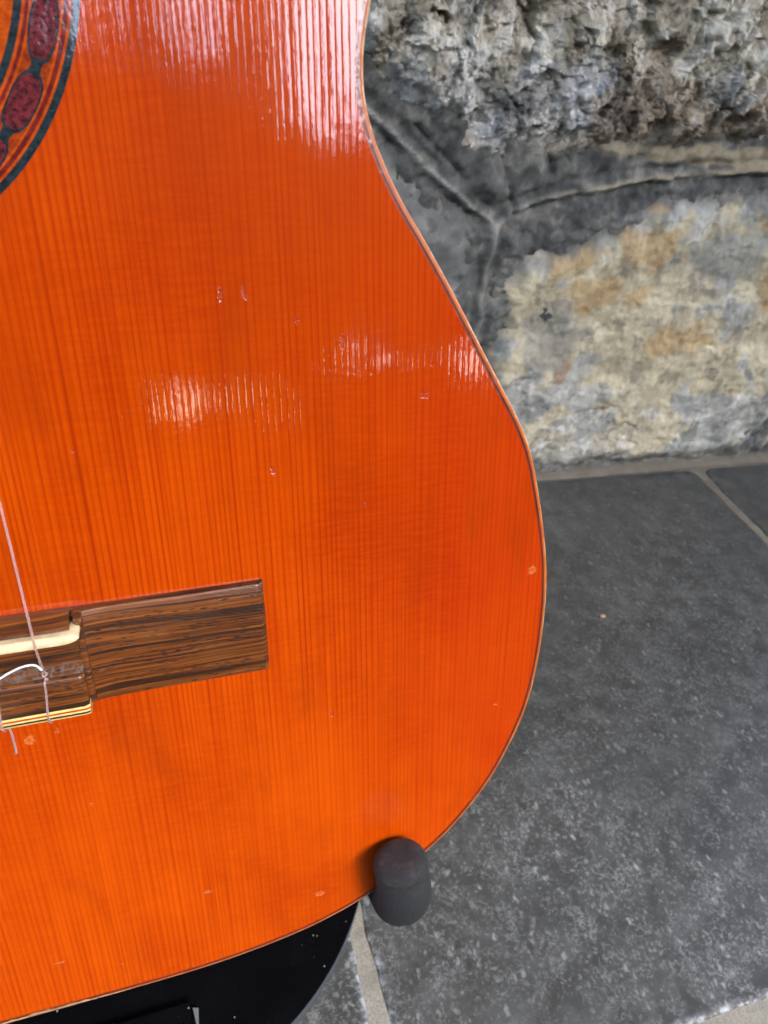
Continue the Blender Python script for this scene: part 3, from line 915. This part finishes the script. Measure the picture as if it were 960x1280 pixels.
# --- bridge
def rosewood(name, tint=1.0, dust=0.0):
    n = NT(name)
    co = n.co()
    wv = n.noise(n.mapv(co, (9, 30, 20)), 1.0, 3, 0.5)
    y = n.math('ADD', n.sep(co)[1], n.math('MULTIPLY', n.math('SUBTRACT', wv, 0.5), 0.0075))
    v2 = n.comb(n.math('MULTIPLY', n.sep(co)[0], 20.0), n.math('MULTIPLY', y, 1300.0), n.math('MULTIPLY', n.sep(co)[2], 300.0))
    fine = n.noise(v2, 1.0, 4, 0.65)
    v3 = n.comb(n.math('MULTIPLY', n.sep(co)[0], 6.0), n.math('MULTIPLY', y, 560.0), n.math('MULTIPLY', n.sep(co)[2], 60.0))
    band = n.noise(v3, 1.0, 2, 0.5)
    col = n.ramp(fine, [(0.30, (0.018, 0.006, 0.003)), (0.45, (0.080, 0.023, 0.006)), (0.60, (0.18, 0.055, 0.011)), (0.75, (0.26, 0.095, 0.022))])
    col = n.mix(n.smooth(band, 0.52, 0.60, 0, 0.85), col, (0.022, 0.010, 0.007))
    v4 = n.comb(n.math('MULTIPLY', n.sep(co)[0], 330.0), n.math('MULTIPLY', y, 1700.0), 0.0)
    pore = n.smooth(n.voro(v4, 1.0), 0.20, 0.42, 1, 0)
    pore = n.math('MULTIPLY', pore, n.smooth(n.noise(n.mapv(co, (35, 160, 1)), 1.0, 2), 0.42, 0.50))
    col = n.mix(n.math('MULTIPLY', pore, 0.9), col, (0.014, 0.006, 0.005))
    tan = n.smooth(n.noise(n.mapv(co, (30, 60, 1)), 1.0, 4), 0.50, 0.75, 0, 0.22)
    col = n.mix(tan, col, (0.20, 0.10, 0.045))
    if dust:
        k = n.smooth(n.noise(co, 700, 4, 0.7), 0.42, 0.60, 0, dust)
        col = n.mix(k, col, (0.115, 0.112, 0.105))
    h = n.math('ADD', n.math('MULTIPLY', pore, -0.7), n.math('MULTIPLY', fine, 0.5))
    b = n.bump(n.noise(n.mapv(co, (1, 1, 1)), 120, 3), 1.0, 0.0004, n.bump(h, 0.45, 0.00008))
    return n.set(Base_Color=col, Roughness=0.45, Specular_IOR_Level=0.2, Coat_Weight=0.5 if not dust else 0.1, Coat_IOR=1.5, Coat_Roughness=0.14, Coat_Normal=b, Normal=n.bump(h, 0.6, 0.00012))
M_rose = rosewood('rosewood')
M_roseb = rosewood('dusty_rosewood', dust=0.6)
M_bone = simple('bone', (0.60, 0.50, 0.31), 0.4)
V0, V1 = -17.98, -15.02
bridge = bpy.data.objects.new('bridge', None); link(bridge, guitar)
def loft(name, us, prof, mat, parent, close=True):
    """prof(u) -> closed list of (v, n) in cm, swept along u"""
    V, F = [], []
    m = None
    for u_ in us:
        pr = prof(u_)
        m = len(pr)
        V += [L((u_, a), b) for a, b in pr]
    k = len(us)
    for i in range(k - 1):
        for j in range(m):
            j2 = (j + 1) % m
            F.append((i * m + j, i * m + j2, (i + 1) * m + j2, (i + 1) * m + j))
    F.append(tuple(range(m))); F.append(tuple(reversed([(k - 1) * m + j for j in range(m)])))
    o = mesh_obj(name, V, F, mat, parent)
    bm = bmesh.new(); bm.from_mesh(o.data); bmesh.ops.recalc_face_normals(bm, faces=bm.faces[:]); bm.to_mesh(o.data); bm.free()
    o.data.set_sharp_from_angle(angle=math.radians(40))
    return o
def wing_prof(u_):
    a = abs(u_)
    t_ = min(1, max(0, (a - 3.9) / 0.9))
    h = 0.34 - 0.09 * (1 - (1 - t_) ** 2)
    e = max(0.0, (a - 8.70) / 0.17); h2 = h - 0.14 * e * e
    r = 0.085
    jag = 0.010 * mnoise.noise(Vector((u_ * 2.2, 3, 0)))
    pts = [(V0 - 0.0, -0.02), (V0, h2 - r - .04)]
    for q in (20, 45, 70):
        pts.append((V0 + r - r * math.cos(math.radians(q)), h2 - r + r * math.sin(math.radians(q)) - .02))
    for s in (0.15, 0.35, 0.5, 0.65, 0.85):
        vv = V0 + (V1 - V0) * s
        pts.append((vv, h2 + 0.05 * math.sin(math.pi * s)))
    for q in (70, 45, 20):
        pts.append((V1 - r + r * math.cos(math.radians(q)) + jag, h2 - r + r * math.sin(math.radians(q)) - .02))
    pts += [(V1 + jag, h2 - r - .04), (V1 + 0.01, -0.02)]
    return pts
for s in (1, -1):
    us = list(np.linspace(3.80, 8.60, 30)) + [8.66, 8.72, 8.77, 8.81, 8.845, 8.87]
    loft('bridge_wing', [s * q for q in us], wing_prof, M_rose, bridge)
# centre: front ramp, saddle channel, valley
def poly_block(name, poly, u0, u1, mat, r=0.03, parent=bridge):
    bm = bmesh.new()
    a = [bm.verts.new(L((u0, p[0]), p[1])) for p in poly]
    b = [bm.verts.new(L((u1, p[0]), p[1])) for p in poly]
    n = len(poly)
    bm.faces.new(a); bm.faces.new(list(reversed(b)))
    for k in range(n):
        bm.faces.new((a[k], a[(k + 1) % n], b[(k + 1) % n], b[k]))
    bmesh.ops.recalc_face_normals(bm, faces=bm.faces[:])
    return bm_obj(name, bm, mat, parent, True, r / 100, 3)
UC = 3.84
poly_block('front_ramp', [(-15.00, -0.01), (-15.00, 0.30), (-15.10, 0.46), (-15.24, 0.66), (-15.30, 0.72), (-15.315, 0.72), (-15.315, -0.01)], -3.72, 3.72, M_rose, 0.02)
poly_block('saddle_channel', [(-15.62, -0.01), (-15.62, 0.56), (-15.70, 0.60), (-16.16, 0.56), (-16.40, 0.48), (-16.46, 0.40), (-16.46, -0.01)], -UC, UC, M_rose, 0.02)
poly_block('groove_floor', [(-15.30, -0.012), (-15.30, 0.30), (-15.63, 0.30), (-15.63, -0.012)], -UC - 0.04, UC + 0.04, M_rose, 0.01)
# dusty slope of the tie block facing the saddle
poly_block('dusty_groove', [(-16.42, -0.011), (-16.42, 0.42), (-16.66, 0.72), (-16.70, 0.70), (-16.70, -0.011)], -UC - 0.01, UC + 0.01, M_roseb, 0.015)
# tie block, its tie face and rear edge, with rounded ends
def tie_prof(u_):
    a = abs(u_)
    e = max(0.0, (a - 3.72) / 0.14); k = e * e
    h = 0.86 - 0.07 * k
    return [(-16.665, -0.013), (-16.665, h - 0.13), (-16.70, h - 0.05), (-16.76, h - 0.012), (-16.90, h), (-17.3, h + 0.01), (-17.66, h), (-17.663, -0.013)]
us = [-3.87, -3.85, -3.81, -3.76, -3.72] + list(np.linspace(-3.6, 3.6, 20)) + [3.72, 3.76, 3.81, 3.85, 3.87]
loft('tie_block', us, tie_prof, M_rose, bridge)
# striped rear edge: stacked veneers, each a piece of its own
def enamel(name, c):
    n = NT(name); k = n.noise(n.co(), 500, 3)
    return n.set(Base_Color=n.mix(n.smooth(k, 0.3, 0.7), c, tuple(x * 0.8 for x in c)), Roughness=0.4, Coat_Weight=0.5, Coat_Roughness=0.12)
E_y = enamel('veneer_cream', (0.86, 0.66, 0.24)); E_r = enamel('veneer_red', (0.50, 0.035, 0.008)); E_k = enamel('veneer_black', (0.010, 0.012, 0.008)); E_w = enamel('veneer_white', (0.85, 0.80, 0.66))
lam = [(0.082, E_y), (0.066, E_r), (0.062, E_y), (0.066, E_k), (0.062, E_y), (0.055, E_r), (0.040, E_w)]
z = -17.664
hh = 0.858
for i, (wd, m) in enumerate(lam):
    z1 = z - wd
    h0_, h1_ = hh, hh - (0.012 if i < 4 else 0.035 + 0.04 * (i - 4))
    def pr(u_, z=z, z1=z1, h0_=h0_, h1_=h1_):
        e = max(0.0, (abs(u_) - 3.70) / 0.18); k = 0.06 * e * e
        return [(z, 0.02), (z, h0_ - k), (z1, h1_ - k), (z1, 0.02)]
    loft('veneer_strip', us[:-1] + [3.875 - 0.010 * i], pr, m, bridge)
    z, hh = z1, h1_
box('bridge_base', L((-3.9, -18.02), -0.014), L((3.9, -15.01), 0.10), M_rose, bridge)
# saddle of bone, its end swept up and round
def saddle_prof(u_):
    e = max(0.0, (abs(u_) - 3.55) / 0.40)
    w_ = 0.135 * math.sqrt(max(0.02, 1 - min(1, e) ** 3 * 0.95))
    c = -15.465 + 0.05 * min(1, e) ** 2
    h = 1.02 - 0.03 * e
    return [(c - w_, 0.30), (c - w_, h - 0.09), (c - w_ * 0.7, h - 0.02), (c - w_ * 0.2, h), (c + w_ * 0.5, h - 0.02), (c + w_, h - 0.10), (c + w_, 0.30)]
su = [-3.95, -3.92, -3.87, -3.8, -3.7, -3.6] + list(np.linspace(-3.4, 3.4, 14)) + [3.6, 3.7, 3.8, 3.87, 3.92, 3.95]
loft('saddle', su, saddle_prof, M_bone, bridge)
# end walls of the channel, glossy rounded shoulders
for s in (1, -1):
    poly = [(-15.02, 0.05), (-15.02, 0.34), (-15.12, 0.54), (-15.24, 0.60), (-15.33, 0.46), (-15.9, 0.44), (-16.5, 0.50), (-16.8, 0.56), (-17.6, 0.56), (-17.9, 0.42), (-17.97, 0.05)]
    poly_block('shoulder', poly, s * 3.80, s * 4.02, M_rose, 0.07)

# --- strings
def nylon(name, c, rough=0.15):
    n = NT(name)
    return n.set(Base_Color=(*c, 1), Roughness=rough, Transmission_Weight=0.72, IOR=1.5)
M_ny = nylon('clear_nylon', (0.80, 0.58, 0.54))
M_wound = simple('silver_wound_string', (0.62, 0.62, 0.64), 0.3, Metallic=0.8)
M_black_hole = simple('string_hole', (0.004, 0.004, 0.004), 0.9)
def st_pt(u_, v_, n_):
    return L((u_, v_), n_)
NUT_V = -15.465 + 65.0
for i in range(6):
    ub = 2.90 - 1.16 * i
    un = 2.15 - 0.86 * i
    m = M_ny if i < 3 else M_wound
    r = (0.00034, 0.00038, 0.00044, 0.00038, 0.00044, 0.00054)[i]
    line = [st_pt(un, NUT_V, 1.0), st_pt(ub, -15.40, 1.045), st_pt(ub - 0.005, -15.47, 1.05), st_pt(ub - 0.01, -15.56, 1.0),
            st_pt(ub - 0.01, -16.0, 0.86), st_pt(ub - 0.015, -16.45, 0.66), st_pt(ub - 0.02, -16.75, 0.60)]
    tube('guitar_string', line, r, m, guitar, 10)
    # loop back over the tie block and the knot in front of it
    loop = spline([st_pt(ub + 0.02, -16.62, 0.80), st_pt(ub + 0.00, -16.72, 0.925), st_pt(ub - 0.03, -17.1, 0.915), st_pt(ub - 0.09, -17.66, 0.91),
                   st_pt(ub - 0.105, -17.95, 0.84), st_pt(ub - 0.10, -18.14, 0.66), st_pt(ub - 0.09, -18.13, 0.50)], 6)
    tube('string_loop', loop, r * 0.95, m, guitar, 10)
    k = [st_pt(ub + 0.055 * math.cos(q) + 0.02, -16.50 + 0.075 * math.sin(q), 0.74 + 0.05 * math.sin(2 * q)) for q in np.linspace(0, 2 * math.pi * 1.6, 30)]
    tube('string_knot', k, r * 0.9, m, guitar, 8)
    k = [st_pt(ub + 0.03 * math.cos(q) + 0.05, -16.62 + 0.045 * math.sin(q), 0.86 + 0.03 * math.sin(q)) for q in np.linspace(0, 2 * math.pi * 1.2, 20)]
    tube('string_knot', k, r * 0.9, m, guitar, 8)
    if i:
        tail_p = spline([st_pt(ub - 0.10, -18.10, 0.42), st_pt(ub - 0.08, -18.45, 0.30), st_pt(ub - 0.11, -18.95, 0.16), st_pt(ub - 0.15, -19.42, 0.06)], 5)
        tube('string_tail', tail_p, 0.00040, m, guitar, 8)
        hb = spline([st_pt(ub - 0.25, -18.145, 0.18), st_pt(ub + 0.25, -18.145, 0.18)], 2)
    # the loose end tucked under its neighbour
    u2 = ub + 1.16 if i else None
    if u2:
        tk = spline([st_pt(ub + 0.05, -16.46, 0.74), st_pt(ub + 0.35, -16.27, 0.80), st_pt(ub + 0.70, -16.12, 0.84), st_pt(ub + 1.0, -16.14, 0.82), st_pt(ub + 1.13, -16.36, 0.76)], 8)
        tube('string_end', tk, 0.00030, simple('white_string_end', (0.78, 0.76, 0.84), 0.3) if i == 1 else m, guitar, 8)

# --- neck, fingerboard, head (above the frame)
M_neck = lac('neck_wood', (0.12, 0.04, 0.015), (0.20, 0.07, 0.03), (30, 6, 30))
M_fb = simple('ebony_board', (0.018, 0.014, 0.012), 0.4)
box('fingerboard', L((-2.9, 4.6), 0.01), L((2.9, 49.4), 0.55), M_fb, guitar, 0.0008)
bm = bmesh.new()
pv = [bm.verts.new(L(p, n_)) for p, n_ in (((-2.8, 17.4), -0.01), ((2.8, 17.4), -0.01), ((2.8, 17.4), -6.5), ((-2.8, 17.4), -6.5), ((-2.6, 50), 0.0), ((2.6, 50), 0.0), ((2.2, 50), -2.2), ((-2.2, 50), -2.2), ((2.7, 22), -2.6), ((-2.7, 22), -2.6))]
for f in ((0, 1, 5, 4), (1, 2, 8), (1, 8, 6, 5), (2, 3, 9, 8), (8, 9, 7, 6), (0, 9, 3), (0, 4, 7, 9), (0, 3, 2, 1), (4, 5, 6, 7)):
    bm.faces.new([pv[q] for q in f])
bm_obj('neck', bm, M_neck, guitar)
box('headstock', L((-3.6, 50.0), -3.2), L((3.6, 68.5), -1.2), M_neck, guitar, 0.003)
box('nut', L((-2.6, 49.45), 0.0), L((2.6, 49.98), 0.95), M_bone, guitar, 0.0006)

# ================================================================== STAND
stand = bpy.data.objects.new('guitar_stand', None); link(stand); stand.location = (-0.0267, 0.2904, 0)
tag(stand, 'black round-based guitar stand with rubber-capped prongs under the guitar', 'stand')
def gloss_black():
    n = NT('black_gloss_plate'); co = n.co()
    dust = n.smooth(n.voro(co, 170), 0.045, 0.075, 1, 0)
    dust = n.math('MULTIPLY', dust, n.smooth(n.noise(co, 40, 2), 0.47, 0.53))
    smear = n.smooth(n.noise(n.mapv(co, (1, 1, 1)), 22, 5, 0.65), 0.45, 0.75, 0, 0.10)
    col = n.mix(smear, (0.002, 0.002, 0.0025), (0.012, 0.012, 0.013))
    col = n.mix(n.math('MULTIPLY', dust, 0.7), col, (0.5, 0.5, 0.48))
    return n.set(Base_Color=col, Roughness=0.2, Specular_IOR_Level=0.10, Normal=n.bump(n.noise(co, 300, 3), 0.3, 0.0003))
M_plate = gloss_black()
def rub():
    n = NT('worn_black_rubber'); co = n.co()
    f = n.noise(co, 1400, 4, 0.7)
    s_ = n.noise(co, 210, 5, 0.65)
    col = n.mix(n.smooth(f, 0.3, 0.75), (0.0075, 0.008, 0.010), (0.017, 0.019, 0.022))
    tip = n.smooth(n.sep(n.new('ShaderNodeTexCoord').outputs['Generated'])[2], 0.80, 0.93)
    k = n.math('MULTIPLY', tip, n.smooth(s_, 0.50, 0.72, 0, 0.45))
    col = n.mix(k, col, (0.10, 0.07, 0.055))
    return n.set(Base_Color=col, Roughness=0.72, Normal=n.bump(n.math('ADD', f, s_), 0.8, 0.0009))
M_rub = rub()
M_steel = simple('black_painted_steel', (0.010, 0.010, 0.011), 0.4)

def disc(name, r, z0, z1, mat, bev, n=160):
    prof = [(r * 0.02, z0), (r - 0.001, z0), (r, z0 + 0.001), (r, z1 - bev)] + [(r - bev + bev * math.cos(q), z1 - bev + bev * math.sin(q)) for q in (0.4, 0.8, 1.2, 1.5708)] + [(r * 0.9, z1), (r * 0.02, z1)]
    V, F = [], []
    for (a, b) in prof:
        V += [(a * math.cos(2 * math.pi * k / n), a * math.sin(2 * math.pi * k / n), b) for k in range(n)]
    for i in range(len(prof) - 1):
        F += [(i * n + k, i * n + (k + 1) % n, (i + 1) * n + (k + 1) % n, (i + 1) * n + k) for k in range(n)]
    F.append(tuple(reversed(range(n)))); F.append(tuple((len(prof) - 1) * n + k for k in range(n)))
    return mesh_obj(name, V, F, mat, stand)
o = disc('base_plate', 0.1717, 0.0008, 0.0205, M_plate, 0.0010)
o.data.materials.append(simple('rim_grey', (0.045, 0.052, 0.066), 0.5))
n_ = 160
mi = [1 if 2 * n_ <= i < 4 * n_ else 0 for i in range(len(o.data.polygons))]
o.data.polygons.foreach_set('material_index', mi)
sx, sy = stand.location.x, stand.location.y
def wpt(x, y, z): return (x - sx, y - sy, z)
# raised foot bracket on the plate with a worn corner
bm = bmesh.new()
A = [wpt(-0.16, 0.125, 0.0200), wpt(0.002, 0.142, 0.0200), wpt(0.0040, 0.168, 0.0200), wpt(-0.16, 0.166, 0.0200)]
Bz = 0.0270
vs_ = [bm.verts.new(p) for p in A] + [bm.verts.new((p[0] * 0.985, p[1], Bz)) for p in A]
for f in ((0, 1, 2, 3), (4, 5, 6, 7), (0, 1, 5, 4), (1, 2, 6, 5), (2, 3, 7, 6), (3, 0, 4, 7)):
    bm.faces.new([vs_[q] for q in f])
bm_obj('foot_bracket', bm, M_plate, stand, False, 0.001, 2)
bm = bmesh.new()
tri = [bm.verts.new(wpt(*p)) for p in ((0.0075, 0.1650, 0.0208), (0.0062, 0.1500, 0.0208), (0.0042, 0.1640, 0.0268))]
bm.faces.new(tri)
bm_obj('worn_corner', bm, simple('bare_grey_metal', (0.11, 0.115, 0.11), 0.5), stand)
tube('post', [wpt(-0.045, 0.302, 0.012), wpt(-0.050, 0.300, 0.19)], 0.011, M_steel, stand, 24)
tube('post', spline([wpt(-0.050, 0.300, 0.19), wpt(-0.055, 0.335, 0.28), wpt(-0.062, 0.385, 0.42)], 6), 0.008, M_steel, stand, 20)
G = guitar.matrix_world
def gp(u_, v_, n_):                      # guitar cm -> stand-local
    q = G @ Vector(L((u_, v_), n_)); return wpt(q.x, q.y, q.z)
def cap_parts(s):
    tip = [(12.72, -26.25, 1.12), (12.76, -26.55, 1.12), (12.84, -27.3, 1.12), (12.89, -27.8, 1.05), (12.92, -28.3, 0.80), (12.94, -28.8, 0.40), (12.95, -29.25, 0.0), (12.9, -29.50, -1.2)]
    pts = spline([gp(s * a, b, c) for a, b, c in tip], 12)
    # rounded tip radii
    R0 = 0.0094
    dist = [0]
    for a, b in zip(pts, pts[1:]): dist.append(dist[-1] + (b - a).length)
    tipd = (pts[0] - pts[1]).normalized()
    extra, er = [], []
    for q in np.linspace(0, 1.35, 7)[::-1]:
        extra.append(pts[0] + tipd * 0.0034 * math.sin(q)); er.append(R0 * (0.60 + 0.40 * math.cos(q)) if q < 1.3 else R0 * 0.45)
    er = [R0 * (0.30 + 0.70 * math.sqrt(max(0, 1 - (math.sin(q) / 1.0) ** 2)) ** 0.8) for q in np.linspace(0, 1.35, 7)[::-1]]
    rad = [R0 * (1 + 0.022 * math.exp(-((x - 0.0008) / 0.0006) ** 2) - 0.008 * math.exp(-((x - 0.0024) / 0.0006) ** 2) + min(0.035, x * 2.0)) for x in dist]
    tube('rubber_cap', extra + pts, er + rad, M_rub, stand, 40)
    arm = spline([gp(s * 12.9, -29.6, -1.0), gp(s * 12.7, -29.9, -5), gp(s * 11.5, -30.6, -9.6), gp(s * 8.0, -31.6, -11.5), wpt(-0.050, 0.285, 0.185)], 8)
    tube('prong', arm, 0.0052, M_steel, stand, 18)
cap_parts(1)
cap_parts(-1)

# a small crumb lying on the slab
bm = bmesh.new(); bmesh.ops.create_icosphere(bm, subdivisions=2, radius=0.0022)
for v in bm.verts: v.co *= 1 + 0.3 * mnoise.noise(v.co * 900); v.co.z *= 0.45; v.co.x *= 1.5
c_ = bm_obj('leaf_crumb', bm, simple('dry_leaf', (0.45, 0.24, 0.13), 0.8), smooth=True)
c_.location = (0.4567, 0.4254, 0.0012)
tag(c_, 'tiny tan crumb lying alone on the dark slab', 'crumb')
